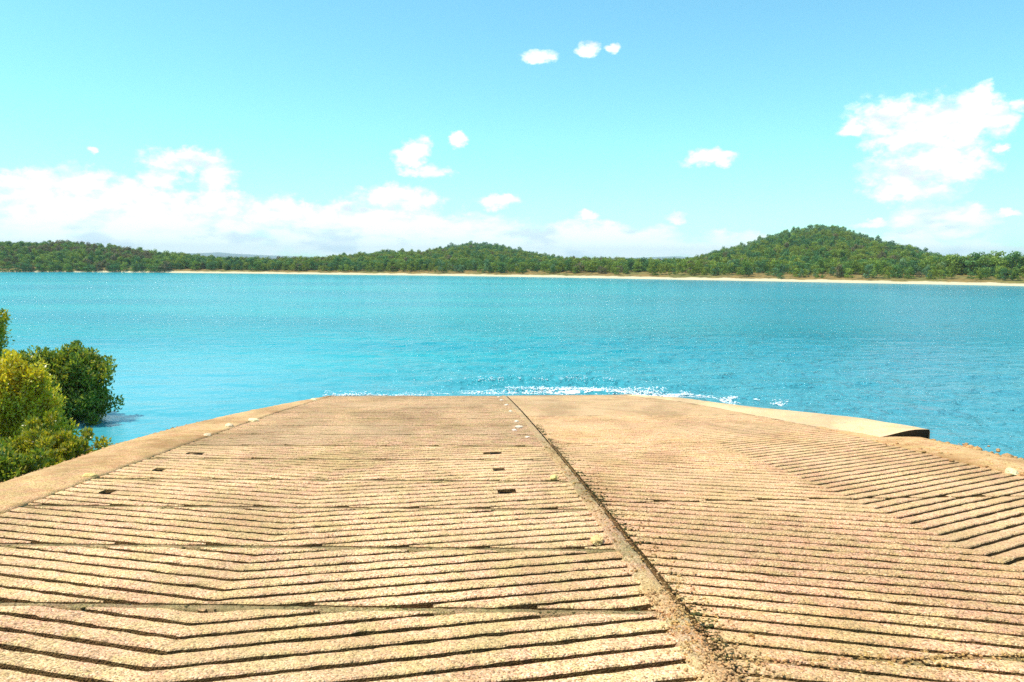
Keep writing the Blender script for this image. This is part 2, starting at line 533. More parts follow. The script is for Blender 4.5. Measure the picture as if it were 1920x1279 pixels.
# ------------------------------------------------------------------ ground, water, far land
xs = np.concatenate([np.linspace(-90, -12, 27), np.linspace(-11, 13, 97), np.linspace(14, 90, 27)])
ys = np.concatenate([np.linspace(-80, -4, 20), np.linspace(-3, 32, 100)])
V = []
for y in ys:
    s = 0.04 + 0.62 * smooth01((y + 1) / 6)
    a, b_ = interp(OUT_L, y) + 0.25, interp(OUT_R, y) - 0.25
    for x in xs:
        d = max(a - x, x - b_, 0)
        z = rz(y) - 0.32 if y > -2 else rz(-2) - 0.32 + 0.02 * (-2 - y) * 0.3
        z -= d * s * (1.0 + 0.25 * fbm(x * .5, y * .5)) if d > 0 else 0
        z += 0.10 * fbm(x * 1.5, y * 1.5) * min(1, d * 2)
        V.append((x, y, max(z, -1.6)))
props(link('ground', mesh_np('ground', np.array(V), grid_faces(len(ys), len(xs)), M_BANK, True)), kind='structure')

wx = np.concatenate([[-6500, -4000, -1500, -600, -250, -120, -70, -45], np.linspace(-32, 32, 214), [45, 70, 120, 250, 600, 1500, 4000, 6500]])
wy = np.concatenate([[-6500, -1500, -300, -80, -20, 0, 5], np.linspace(9, 18, 16), np.linspace(18.2, 40, 170), 40 * 1.022 ** np.arange(1, 110), [600, 1200, 3000, 6500]])
X, Y = np.meshgrid(wx, wy)
fade = np.clip((np.hypot(X, Y) * -1 + 52) / 26, 0, 1) * (np.abs(X) < 33)
Z = np.zeros_like(X)
for amp, lam, ang, ph in [(.020, 3.1, 82, .3), (.016, 2.2, 100, 1.9), (.013, 1.5, 68, 4.0), (.010, 1.1, 95, 2.2), (.008, .8, 78, .8), (.006, .62, 112, 5.0)]:
    k = 2 * PI / lam
    a = math.radians(ang)
    Z += amp * np.sin(k * (X * math.cos(a) + Y * math.sin(a)) + ph + 0.9 * np.sin(X * .23 + ph) + .7 * np.sin(X * .61 + Y * .37 + ph * 2))
calm = 1 - 0.75 * np.clip((-X - 1) / 8, 0, 1) * np.clip((50 - Y) / 20, 0, 1)
Z *= fade * calm
# one small wave about to break on the toe of the ramp, and the wash in front of it
crest = 24.6 + .35 * np.sin(X * .55 + .4) + .12 * np.sin(X * 1.9)
env = np.exp(-((X - 2.2) / 3.2) ** 4)
dy_ = Y - crest
Z += .19 * env * np.exp(-np.where(dy_ < 0, (dy_ / .28) ** 2, (dy_ / .75) ** 2))
crest2 = 22.75 + .12 * np.sin(X * .9 + 1.0) - .05 * X
Z += (.04 + .12 / (1 + np.exp(-(X - 1.2) * 2.0))) * np.exp(-((X - .5) / 6) ** 4) * np.exp(-((Y - crest2) / .22) ** 2)
Z_ = Z.copy()
me = mesh_np('water', np.stack([X.ravel(), Y.ravel(), Z.ravel()], 1), grid_faces(len(wy), len(wx)), M_WATER, True)
props(link('water', me), kind='structure')


# the opposite shore, in polar form round the bay: bearing -> distance of the shoreline, ridge and its height
def bearing(px):
    return azel(px, 500)[0]


def water_range(px, py):
    d = direction(px, py)
    t = -4.0 / d.z
    return math.hypot(d.x * t, d.y * t)


SHORE = [(bearing(px), water_range(px, py)) for px, py in [(0, 510.5), (160, 510.5), (320, 511.5), (640, 515), (1000, 519.5), (1280, 524.5), (1600, 530.5), (1920, 536.5)]]
SHORE = [(bearing(-700), 330), (bearing(-250), 290)] + SHORE + [(bearing(2200), 122), (bearing(2700), 100)]
RIDGE_OFF = [(bearing(p), o) for p, o in [(-700, 80), (0, 75), (300, 60), (420, 70), (640, 120), (760, 150), (830, 230), (1000, 230), (1080, 120), (1200, 90), (1330, 150), (1540, 235), (1700, 200), (1780, 70), (1850, 40), (2300, 50)]]
CANOPY = [(-700, 452), (0, 452), (100, 451), (160, 454), (230, 462), (300, 471), (380, 480), (450, 484), (540, 485), (600, 482), (650, 476), (720, 470), (800, 470),
          (835, 460), (880, 455), (930, 457), (970, 466), (1020, 476), (1060, 483), (1130, 484), (1200, 487), (1290, 485), (1340, 471), (1400, 456), (1450, 439),
          (1500, 427), (1540, 422), (1580, 426), (1625, 441), (1665, 453), (1700, 460), (1745, 474), (1780, 485), (1830, 480), (1880, 482), (1960, 486), (2300, 480), (2700, 478)]
TREE_H = 3.3
FLAT = [(bearing(p), o) for p, o in [(-700, 2), (0, 2), (330, 4), (420, 12), (640, 22), (1000, 30), (1600, 34), (2000, 25), (2700, 25)]]
EDGE = [(bearing(p), o) for p, o in [(-700, -1.6), (300, -1.6), (350, 4), (640, 7), (1000, 11), (1400, 14), (2000, 15), (2700, 15)]]   # where trees begin behind the water


def ridge(a):
    s = interp(SHORE, a)
    return s + interp(RIDGE_OFF, a)


RIDGE_H = []
for px, py in CANOPY:
    a, e = azel(px, py)
    RIDGE_H.append((a, max(1.9, 4.0 + ridge(a) * math.tan(e) - TREE_H)))


def land_z(a, r):
    s = interp(SHORE, a)
    t = r - s
    fl = interp(FLAT, a)
    if t < 0:
        return max(-2.0, t * 0.15)
    rocky = smooth01((bearing(360) - a) / 0.04)
    z = interp([(0, 0), (4.5, .8), (12, 1.45), (20, 1.9)], t * (1 + 1.5 * rocky)) + .18 * fbm(a * 60, r * .12) * min(1, t * .2)
    hr, off = interp(RIDGE_H, a), interp(RIDGE_OFF, a)
    if t > fl:
        u = (t - fl) / max(1, off - fl)
        k = u ** 0.85 if u < 1 else max(0.0, 1 - ((u - 1) * .55) ** 1.3)
        k = min(1, k)
        z += (hr - 1.9) * (k * .55 + .45 * smooth01(k))
        z += 0.5 * fbm(a * 25, r * .03) * min(1, u)
    return z


a0, a1 = bearing(-600), bearing(2600)
angs = np.linspace(a0, a1, 260)
offs = np.concatenate([[-14, -6, -2, -.5], np.linspace(0, 24, 20), np.linspace(27, 300, 70), [340, 420, 600]])
V = []
for a in angs:
    s = interp(SHORE, a)
    for o_ in offs:
        r = s + o_
        V.append((math.sin(a) * r, math.cos(a) * r, land_z(a, r) if o_ < 600 else 1.0))
me = mesh_np('far_shore', np.array(V), grid_faces(len(angs), len(offs)), M_LAND, True)
me.flip_normals()
props(link('far_shore', me), kind='structure')

# pale ranges far behind
V, Fc = [], []
rows = [(1, 0), (0.97, 0.5), (1.0, 1.0), (1.1, .6), (1.25, 0)]
pk = [(bearing(p), h) for p, h in [(-300, 40), (200, 40), (330, 50), (385, 54), (410, 60), (440, 52), (520, 40), (600, 34), (900, 30), (1190, 40), (1235, 48), (1265, 52), (1300, 46), (1360, 30), (1700, 40), (2300, 50)]]
na = 160
for i in range(na):
    a = bearing(-300) + (bearing(2300) - bearing(-300)) * i / (na - 1)
    for (k, h) in rows:
        r = 5200 * k
        V.append((math.sin(a) * r, math.cos(a) * r, -1 + interp(pk, a) * h * (1 + .05 * fbm(a * 40, k * 3))))
me = mesh_np('distant_hills', np.array(V), grid_faces(na, len(rows)), M_MOUNT, True)
props(link('distant_hills', me), kind='structure')


# thin sea air: what lies far off fades towards the pale sky
hm = bpy.data.materials.new('sea_haze')
hm.use_nodes = True
for n in list(hm.node_tree.nodes):
    if n.type != 'OUTPUT_MATERIAL':
        hm.node_tree.nodes.remove(n)
pv = hm.node_tree.nodes.new('ShaderNodeVolumePrincipled')
pv.inputs['Color'].default_value = (0.80, 0.93, 1.0, 1)
pv.inputs['Density'].default_value = HAZE
hm.node_tree.links.new(pv.outputs[0], [n for n in hm.node_tree.nodes if n.type == 'OUTPUT_MATERIAL'][0].inputs['Volume'])
hv = [(x, y, z) for z in (-3.2, 135) for y in (-6800, 6800) for x in (-6800, 6800)]
hz = mesh('haze', hv, [(0, 2, 3, 1), (4, 5, 7, 6), (0, 1, 5, 4), (2, 6, 7, 3), (0, 4, 6, 2), (1, 3, 7, 5)], hm)
props(link('haze', hz), 'thin pale sea haze', kind='stuff')


# ------------------------------------------------------------------ woodland trees
def crown_geo(seed, n, h, w, leaf, kind=0):
    """crown of leaf sprays: several lobes, most sprays near the lobes' outer skin"""
    r = np.random.default_rng(seed)
    lobes = []
    nl = 7 if kind == 0 else 5
    for i in range(nl):
        a = 2 * PI * i / nl + r.uniform(-.5, .5)
        rad = w * r.uniform(.12, .34)
        lobes.append((math.cos(a) * rad, math.sin(a) * rad, h * r.uniform(.45, .86), w * r.uniform(.17, .27), h * r.uniform(.11, .2)))
    lobes.append((0, 0, h * .82, w * .22, h * .17))
    if kind == 0:
        for i in range(5):
            a = 2 * PI * i / 5 + r.uniform(-.5, .5)
            lobes.append((math.cos(a) * w * .3, math.sin(a) * w * .3, h * r.uniform(.18, .35), w * r.uniform(.2, .26), h * .15))
    L = np.array(lobes)
    pick = r.integers(0, len(L), n)
    d = r.normal(size=(n, 3)); d /= np.linalg.norm(d, axis=1)[:, None]
    rad = r.uniform(.55, 1.05, n)[:, None]
    c = L[pick, :3] + d * rad * L[pick][:, [3, 3, 4]]
    c[:, 2] = np.maximum(c[:, 2], .15)
    u = r.normal(size=(n, 3)); u -= d * (u * d).sum(1)[:, None] * .7
    u /= np.linalg.norm(u, axis=1)[:, None]
    v = np.cross(d + r.normal(size=(n, 3)) * .5, u); v /= np.linalg.norm(v, axis=1)[:, None]
    sz = leaf * r.uniform(.6, 1.3, n)[:, None]
    u, v = u * sz, v * sz * .7
    V = np.stack([c - u, c + v * .8 - u * .2, c + u, c - v * .8 + u * .15], 1).reshape(-1, 3)
    Q = np.arange(4 * n).reshape(n, 4)
    return V, Q


def trunk_geo(seed, h, r0):
    r = random.Random(seed)
    V, Fc = [], []
    def add(path, rad, s=6):
        v, f = tube(path, rad, s)
        o_ = len(V); V.extend(v); Fc.extend([tuple(i + o_ for i in q_) for q_ in f])
    top = (r.uniform(-.2, .2), r.uniform(-.2, .2), h * .78)
    add([(0, 0, -.3), (r.uniform(-.1, .1), r.uniform(-.1, .1), h * .35), top], [r0, r0 * .75, r0 * .25])
    for i in range(4):
        a = i * PI / 2 + r.uniform(-.5, .5)
        z = h * r.uniform(.3, .5)
        add([(0, 0, z), (math.cos(a) * h * .12, math.sin(a) * h * .12, z + h * .12), (math.cos(a) * h * .2, math.sin(a) * h * .2, z + h * .27)], [r0 * .5, r0 * .35, r0 * .12], 5)
    return V, Fc


KINDS = [(0, 4.6, 4.4), (0, 4.2, 4.8), (0, 5.0, 4.0), (1, 5.4, 3.6), (1, 6.0, 3.8)]
CROWN, TRUNK = {}, []
for i, (kd, h, w) in enumerate(KINDS):
    V, Q = crown_geo(100 + i, 620 if kd == 0 else 420, h, w, .23, kd)
    for j in range(5):
        CROWN[i, j] = mesh_np('crown', V, Q, M_TREE[j])
    tv, tf = trunk_geo(200 + i, h, .13)
    TRUNK.append(mesh('trunk', tv, tf, M_BARK))

n_trees = 0


def plant_tree(a, r, kind, mat, scale, label, group):
    global n_trees
    n_trees += 1
    t = empty('tree', (math.sin(a) * r, math.cos(a) * r, land_z(a, r) - .05))
    t.rotation_euler.z = random.uniform(0, 6.28)
    t.scale = (scale * random.uniform(.9, 1.15),) * 2 + (scale,)
    props(t, label, 'tree', group)
    link('trunk', TRUNK[kind], t)
    link('crown', CROWN[kind, mat], t)
    return t


BEACH_TREES = 'trees along the far beach'
zones = [
    (0, 160, 15, 'bushy tree at the waterline under the highest part of the left headland', 'trees at the waterline of the left headland'),
    (160, 330, 15, 'bushy tree at the waterline where the left headland slopes down to the beach', 'trees at the low end of the left headland'),
    (330, 490, 14, 'green tree behind the very start of the pale beach, next to the headland', 'trees behind the start of the beach'),
    (490, 640, 14, 'green tree behind the beach in the low stretch left of the middle rise', 'trees behind the low left stretch of beach'),
    (640, 830, 17, 'dark green tree behind the beach below the olive slope of the middle rise', 'trees below the olive slope'),
    (830, 1060, 21, 'dark green tree behind the beach below the small bluish knoll', 'trees below the knoll'),
    (1060, 1310, 24, 'leafy tree behind the beach in the low gap between knoll and big hill', 'trees behind the beach left of the hill'),
    (1310, 1455, 15, 'dark leafy tree at the left foot of the big hill, left of the lone shrub', 'trees at the left foot of the hill'),
    (1455, 1610, 16, 'dark leafy tree at the foot of the big hill straight under its summit', 'trees under the hill summit'),
    (1610, 1760, 15, 'dark leafy tree at the right foot of the big hill behind dry grass', 'trees at the right foot of the hill'),
    (1760, 1850, 9, 'tall dark green tree in the left half of the grove right of the big hill', 'trees in the left half of the right grove'),
    (1850, 1960, 11, 'tall dark green tree at the right picture edge behind the broad dark shrub', 'trees at the right edge of the picture'),
]
for (p0, p1, n, lab, grp) in zones:
    for i in range(n):
        p = p0 + (p1 - p0) * (i + random.uniform(.1, .9)) / n
        a = bearing(p)
        r = interp(SHORE, a) + interp(EDGE, a) + random.uniform(1.5, 3.5 if p < 330 else 6.0)
        if p < 330:
            mat = random.choice([1, 1, 0, 0, 3]); sc = random.uniform(.45, .7)
        elif p > 1760:
            mat = random.choice([0, 0, 1, 1]); sc = random.uniform(.8, 1.1)
        else:
            mat = random.choice([1, 1, 0, 0, 0]); sc = random.uniform(.5, .78)
        plant_tree(a, r, random.choice([0, 0, 1, 2]), mat, sc, lab, grp)
ridges = [
    (10, 330, 20, 'small round tree on the skyline of the left headland', 'trees on the headland skyline', (0, 3, 1)),
    (650, 830, 12, 'small olive tree on the skyline left of the bluish knoll', 'trees on the middle skyline', (0, 2)),
    (832, 1025, 20, 'bluish tree standing against the sky on the small middle knoll', 'trees on the middle knoll', (4, 4, 1)),
    (1330, 1480, 16, 'tree on the left shoulder line of the big hill', 'trees on the left shoulder of the hill', (0, 4)),
    (1480, 1600, 20, 'open crowned tree against the sky on the summit of the big hill', 'trees on the hill summit', (4, 0, 4)),
    (1600, 1770, 24, 'thin bluish tree against the sky on the right shoulder of the big hill', 'trees on the right shoulder of the hill', (4, 4, 1)),
]
for (p0, p1, n, lab, grp, mats) in ridges:
    for i in range(n):
        p = p0 + (p1 - p0) * (i + random.uniform(.05, .95)) / n
        a = bearing(p)
        r = ridge(a) + random.uniform(-6, 4)
        plant_tree(a, r, random.choice([0, 1, 3, 4] if 4 in mats else [0, 1, 2]), random.choice(mats), random.uniform(.55, .88), lab, grp)

# the rest of the wood: too many to count, one object that scatters the same trees
proto = bpy.data.collections.new('woodland_prototypes')
for i in range(len(KINDS)):
    V, Q = crown_geo(300 + i, 420, KINDS[i][1] * .95, KINDS[i][2], .27, 0)
    for j, wgt in enumerate((4, 2, 3, 2, 1)):
        proto.objects.link(bpy.data.objects.new('wood_%d%d' % (i, j), mesh_np('wood', V, Q, M_TREE[j])))
pts, sca, idx, rot = [], [], [], []
names = sorted(o.name for o in proto.objects)
tries = 0
while len(pts) < 19000 and tries < 200000:
    tries += 1
    a = random.uniform(bearing(-500), bearing(2500))
    s = interp(SHORE, a)
    rd = ridge(a)
    e = s + interp(EDGE, a) + 3
    far = rd + 35
    r = math.sqrt(random.uniform(e * e, far * far))
    z = land_z(a, r)
    p = Vector((math.sin(a) * r, math.cos(a) * r, z - .25))
    m_n = nz(p.x * .035, p.y * .035, 2.0) + .35 * nz(p.x * .15, p.y * .15, 6.0)
    u = (r - s) / max(1, rd - s)
    if u > .75 and (bearing(820) < a < bearing(1040) or bearing(1320) < a < bearing(1780)):
        j = 4 if random.random() < .55 else 0
    elif a < bearing(300):
        j = 3 if m_n > .05 and random.random() < .6 else random.choice([0, 1, 0])
    elif m_n > .02 and u > .12:
        j = 2 if random.random() < .85 else 3
    elif u < .18:
        j = random.choice([1, 1, 1, 0])
    else:
        j = random.choice([0, 0, 0, 2, 1, 0] if m_n > -.15 else [0, 1, 1])
    i = random.randrange(5)
    pts.append(p)
    if len(pts) % 37 == 0 and a > bearing(420):      # low scrub in the dry grass
        r2 = s + random.uniform(5.5, interp(EDGE, a) + 3)
        pts.append(Vector((math.sin(a) * r2, math.cos(a) * r2, land_z(a, r2) - .1)))
        idx.append(names.index('wood_%d%d' % (i, random.choice([1, 2, 2, 3, 0]))))
        sca.append(random.uniform(.10, .26))
        rot.append(0.0)
    idx.append(names.index('wood_%d%d' % (i, j)))
    sca.append(random.uniform(.34, .58) if random.random() < .8 else random.uniform(.58, .82))
    rot.append(random.uniform(0, 6.28))
me = bpy.data.meshes.new('forest')
me.from_pydata([tuple(p) for p in pts], [], [])
for nm, arr, ty in (('tree_scale', sca, 'FLOAT'), ('tree_turn', rot, 'FLOAT'), ('tree_kind', idx, 'INT')):
    at = me.attributes.new(nm, ty, 'POINT')
    at.data.foreach_set('value', arr)
forest = props(link('forest', me), 'green woods covering the low hills behind the far beach', kind='stuff')
ng = bpy.data.node_groups.new('scatter_trees', 'GeometryNodeTree')
ng.interface.new_socket('Geometry', in_out='INPUT', socket_type='NodeSocketGeometry')
ng.interface.new_socket('Geometry', in_out='OUTPUT', socket_type='NodeSocketGeometry')
gi, go = ng.nodes.new('NodeGroupInput'), ng.nodes.new('NodeGroupOutput')
ci = ng.nodes.new('GeometryNodeCollectionInfo')
ci.inputs['Collection'].default_value = proto
ci.inputs['Separate Children'].default_value = True
ci.inputs['Reset Children'].default_value = True
iop = ng.nodes.new('GeometryNodeInstanceOnPoints')
iop.inputs['Pick Instance'].default_value = True


def attr(nm, ty):
    nd = ng.nodes.new('GeometryNodeInputNamedAttribute')
    nd.data_type = ty
    nd.inputs['Name'].default_value = nm
    return nd.outputs['Attribute']


cx = ng.nodes.new('ShaderNodeCombineXYZ')
ng.links.new(attr('tree_turn', 'FLOAT'), cx.inputs[2])
ng.links.new(gi.outputs[0], iop.inputs['Points'])
ng.links.new(ci.outputs[0], iop.inputs['Instance'])
ng.links.new(attr('tree_kind', 'INT'), iop.inputs['Instance Index'])
ng.links.new(cx.outputs[0], iop.inputs['Rotation'])
ng.links.new(attr('tree_scale', 'FLOAT'), iop.inputs['Scale'])
ng.links.new(iop.outputs[0], go.inputs[0])
forest.modifiers.new('scatter', 'NODES').node_group = ng

# a few plants that stand by themselves on the far beach
for px, off, sc, lab in [(1465, 3.0, .36, 'lone dark shrub standing on the far sand below the hill'),
                         (1885, 6.0, .6, 'broad dark shrub at the sand edge on the far right'),
                         (1440, 8.0, .3, 'low dark shrub in dry grass below the hill')]:
    a = bearing(px)
    t = plant_tree(a, interp(SHORE, a) + off, 1, 1, sc, lab, None)
    t.name = 'shrub'
    t['category'] = 'shrub'

# ------------------------------------------------------------------ boat ramp
ramp = empty('boat_ramp', (0, 0, 0))
props(ramp, 'wide ribbed concrete boat ramp running down into the bay', 'boat ramp')
SKEW = 0.10
PITCH_R = 0.176
RIB_W = 0.128


def wing(x, xa, tl, tr):
    return tl * (xa - x) if x < xa else tr * (x - xa)


def rib_mesh(name, mat, x0, x1, xa, tl, tr, yk, lo_f, hi_f, depth_f, step, gap=None, width=RIB_W, holes=()):
    """one chevron bar clipped to its panel; returns list of meshes' data (V, F) per run"""
    parts = []
    n = max(8, int((x1 - x0) / step))
    run = []

    def flush():
        if len(run) >= 2:
            V, Fc, base = [], [], 0
            for (x, lo, hi) in run:
                dp = depth_f((lo + hi) / 2)
                e = min(.007, dp * .4)
                zt_l, zt_h = rz(lo), rz(hi)
                wl = .004 * fbm(x * 5, lo * 5) + .003 * nz(x * 23, lo * 23)
                V.append((x, lo - .006, zt_l - dp - .004))
                V.append((x, lo, zt_l + wl - e))
                V.append((x, lo + min(e, (hi - lo) * .3), zt_l + wl))
                V.append((x, hi - min(e, (hi - lo) * .3), zt_h + wl))
                V.append((x, hi, zt_h + wl - e))
                V.append((x, hi + .006, zt_h - dp - .004))
            for i in range(len(run) - 1):
                for k in range(5):
                    a_ = base + i * 6 + k
                    Fc.append((a_, a_ + 6, a_ + 7, a_ + 1))
            s0, s1 = base, base + (len(run) - 1) * 6
            Fc.append(tuple(s0 + k for k in range(6)))
            Fc.append(tuple(s1 + k for k in range(5, -1, -1)))
            parts.append((V, Fc))
        run.clear()

    # sample the bar along x, the apex exactly
    sx = sorted(set([x0 + (x1 - x0) * i / n for i in range(n + 1)] + [xa]))
    for x in sx:
        c = yk + wing(x, xa, tl, tr)
        j1 = .008 * fbm(x * 7, c * 7, 1.0) + .006 * nz(x * 31, c * 31)
        j2 = .008 * fbm(x * 7, c * 7, 5.0) + .006 * nz(x * 31, c * 31, 4)
        if any(abs(x - hx) < .06 + .02 * nz(hy, hx) and abs(c - hy) < .085 for hx, hy in holes):
            flush()
            continue
        chip = nz(x * 3.3, c * 9.1, 7.0)
        if chip > .55:
            j1 += (chip - .55) * .10
        lo = max(c - width / 2 + j1, lo_f(x) + .006 * nz(x * 14, 3))
        hi = min(c + width / 2 + j2, hi_f(x) + .006 * nz(x * 14, 8))
        if hi - lo > .012:
            run.append((x, lo, hi))
        else:
            flush()
    flush()
    return parts


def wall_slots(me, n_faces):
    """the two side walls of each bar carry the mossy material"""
    ids = [1 if len(p.vertices) == 6 or (p.index % 5 in (0, 4)) else 0 for p in me.polygons]  # wall shade painted into the colour on top of the algae tone
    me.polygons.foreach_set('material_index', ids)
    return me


def panel_floor(x0, x1, lo_f, hi_f, depth_f, nx, ny, xmax=None):
    V = []
    for j in range(ny + 1):
        for i in range(nx + 1):
            x = x0 + (x1 - x0) * i / nx
            lo, hi = lo_f(x), hi_f(x)
            y = lo + (hi - lo) * j / ny
            if xmax:
                x = min(x, xmax(y))
            V.append((x, y, rz(y) - depth_f(y) + .004 * fbm(x * 6, y * 6)))
    return np.array(V), grid_faces(ny + 1, nx + 1)


def add_panel(mat_rib, x0, x1, xa, tl, tr, ya, yb, depth_f, skew, phase, near, holes=(), xlim=None, floor_mat=M_GROOVE):
    gapw = .042
    lo_f = lambda x: ya - skew * (x - xa) + gapw
    hi_f = lambda x: yb - skew * (x - xa) - gapw
    V, Q = panel_floor(x0, x1, lo_f, hi_f, depth_f, 40, max(4, int((yb - ya) / .12)), xlim)
    slab = link('slab', mesh_np('slab', V, Q, floor_mat, True), ramp)
    span = max(abs(wing(x0, xa, tl, tr)) + skew * abs(x0 - xa), abs(wing(x1, xa, tl, tr)) + skew * abs(x1 - xa))
    k0, k1 = int((ya - span - phase) / PITCH_R) - 1, int((yb + span - phase) / PITCH_R) + 1
    AV, AF, AM = [], [], []
    for k in range(k0, k1 + 1):
        yk = phase + k * PITCH_R
        wdt = RIB_W * (1 + .05 * nz(k * 1.7, xa))
        step = .045 if near else .12
        for V, Fc in rib_mesh('rib', mat_rib, x0 + .02, x1 - .02, xa, tl, tr, yk, lo_f, hi_f, depth_f, step, width=wdt, holes=holes):
            if near and len(Fc) > 14:
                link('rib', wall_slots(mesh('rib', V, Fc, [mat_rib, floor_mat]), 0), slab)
            else:
                o_ = len(AV)
                AV.extend(V); AF.extend([tuple(i + o_ for i in f_) for f_ in Fc])
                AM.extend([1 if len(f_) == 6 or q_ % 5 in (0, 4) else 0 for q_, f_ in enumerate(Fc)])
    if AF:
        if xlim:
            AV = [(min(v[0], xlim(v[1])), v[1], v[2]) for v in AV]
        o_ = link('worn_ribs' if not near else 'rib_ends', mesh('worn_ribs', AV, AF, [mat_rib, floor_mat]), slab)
        o_.data.polygons.foreach_set('material_index', AM)
        o_['kind'] = 'stuff'
    return slab


def joint_band(x0, x1, xa, yc, skew, mat, half=.046, low=.010):
    V = []
    n = 90
    for i in range(n + 1):
        x = x0 + (x1 - x0) * i / n
        y = yc - skew * (x - xa)
        for dy, dz in ((-half, -.05), (-half + .006 + .012 * nz(x * 11, yc, 1), -low - .004), (-.01, -low + .003 * nz(x * 9, yc)), (half - .02 + .014 * nz(x * 11, yc, 5), -low + .003 * nz(x * 13, yc, 2)), (half, -.05)):
            V.append((x, y + dy, rz(y + dy) + dz + .004 * fbm(x * 9, dy * 40 + yc)))
    link('joint_strip', mesh_np('joint_strip', np.array(V), grid_faces(n + 1, 5), mat, True), ramp)


depth_left = lambda y: interp([(0, .042), (7.5, .037), (9.5, .030), (12, .020), (15, .012), (18, .009), (30, .006)], y)
depth_right = lambda y: interp([(0, .034), (7.5, .028), (9.0, .022), (10.5, .011), (12.5, .006), (30, .004)], y)
HOLES = [(x, yh - SKEW * (x - XA_L) * .6 + .06) for yh in (7.12, 8.38, 9.66) for x in (.39, -3.50)]
JL = [-1.0, .3, 1.55, 2.83, 4.14, 5.32, 6.55, 7.83, 9.2, 10.4, 11.7, 13.0, 14.3, 15.6, 16.9, 18.2, 19.5, 20.8, 22.1, 23.4, 24.7]
for ya, yb in zip(JL, JL[1:]):
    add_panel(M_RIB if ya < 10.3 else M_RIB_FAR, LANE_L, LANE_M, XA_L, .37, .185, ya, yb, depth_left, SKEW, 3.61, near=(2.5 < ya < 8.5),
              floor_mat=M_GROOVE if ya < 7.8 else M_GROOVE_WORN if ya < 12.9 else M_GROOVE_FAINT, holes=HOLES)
for yj in JL[1:-1]:
    joint_band(LANE_L, LANE_M, XA_L, yj, SKEW, M_JOINT)
add_panel(M_RIB_RIGHT, XR0, LANE_R, XA_R, .355, .52, .3, 3.2, depth_right, .04, 3.62, near=True)
add_panel(M_RIB_RIGHT, XR0, LANE_R, XA_R, .355, .52, 3.2, 6.6, depth_right, .0, 3.62, near=True)
add_panel(M_RIB_RIGHT, XR0, LANE_R, XA_R, .355, .52, 6.55, 10.4, depth_right, .0, 3.62, near=False)
add_panel(M_RIB_RIGHT, XR0, LANE_R, XA_R, .355, .52, 10.35, 14.6, depth_right, .0, 3.62, near=False, xlim=lambda y: outr(y) - .02, floor_mat=M_SMOOTH)
joint_band(XR0, LANE_R, XA_R, 3.2, .02, M_JOINT, half=.05, low=.014)
joint_band(XR0, LANE_R, XA_R, 10.4, .0, M_JOINT, half=.03, low=.004)
# lower half of the right lane: washed smooth and sanded over
V = []
n_y, n_x = 120, 40
for j in range(n_y + 1):
    y = 14.5 + (27 - 14.5) * j / n_y
    for i in range(n_x + 1):
        x = XR0 + (min(LANE_R, outr(y) - .02) - XR0) * i / n_x
        V.append((x, y, rz(y) + .006 * fbm(x * 2.2, y * 3.0) + .004 * math.sin((y + wing(x, XA_R, .355, .52) * -1) * 2 * PI / PITCH_R) * smooth01((15 - y) / 4)))
link('smooth_slab', mesh_np('smooth_slab', np.array(V), grid_faces(n_y + 1, n_x + 1), M_SMOOTH, True), ramp)


def strip_solid(name, inner, outer, y0, y1, n, mat, lift, parent, m=10, drop=.34, flat=1.0):
    """a long slab between two edges with a rounded rim and a real outer face"""
    V = []
    for j in range(n + 1):
        y = y0 + (y1 - y0) * j / n
        xi, xo = inner(y), outer(y)
        V.append((xi, y, rz(y) - .09))
        for i in range(m + 1):
            t = i / m
            x = xi + (xo - xi) * t
            V.append((x, y, rz(y) + lift(y, t) + .008 * fbm(x * 3, y * 3) - (.02 if i == m else 0)))
        V.append((xo + (.012 if xo > xi else -.012), y, rz(y) + lift(y, 1) - .05))
        V.append((xo + (.02 if xo > xi else -.02), y, rz(y) - drop))
    me = mesh_np(name, np.array(V), grid_faces(n + 1, m + 4), mat, True)
    return link(name, me, parent)


strip_solid('border_strip', lambda y: LANE_L + .07 + .035 * nz(y * 2.2, 4) + .02 * nz(y * 7, 2), outl, -1.5, 27, 260, M_BORDER, lambda y, t: .006 + .02 * math.sin(t * PI), ramp)
strip_solid('border_strip', lambda y: min(LANE_R - .07 + .05 * nz(y * 2.2, 9), outr(y) - .03), outr, -1.5, 12.2, 150, M_BORDER, lambda y, t: .006 + .02 * math.sin(t * PI), ramp)
# raised pale slab on the right edge, its end face turned to the camera
V, Fc = [], []
n = 60
for j in range(n + 1):
    y = 10.62 + (22.0 - 10.62) * j / n
    xo = outr(y) + .05
    xi = min(interp([(10.6, 6.10), (12.2, 5.95), (14.6, 5.75), (18.4, 5.45), (22, 4.6)], y), xo - .1) + .03 * nz(y * 1.4, 2)
    hgt_ = interp([(10.6, .125), (13, .10), (16, .05), (20, .03), (22, .01)], y)
    for t in np.linspace(0, 1, 9):
        x = xi + (xo - xi) * t
        V.append((x, y, rz(y) + .004 + hgt_ * smooth01(t * 1.25) ** .8 + .006 * fbm(x * 3, y * 3)))
    V.append((xo + .01, y, rz(y) + hgt_ - .03))
    V.append((xo + .02, y, rz(y) - .4))
me_v = np.array(V)
Q = [tuple(f_) for f_ in grid_faces(n + 1, 11)]
# end face, its shade painted in as a near-black colour
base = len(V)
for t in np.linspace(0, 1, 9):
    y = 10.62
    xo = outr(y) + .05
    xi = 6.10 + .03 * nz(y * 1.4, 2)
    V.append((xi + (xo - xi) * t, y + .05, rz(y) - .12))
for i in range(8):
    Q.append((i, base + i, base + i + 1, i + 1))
me = mesh('side_slab', V, Q, [M_SLAB, M_GAP_AND_SHADE])
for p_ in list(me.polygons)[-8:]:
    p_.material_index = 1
link('side_slab', me, ramp)

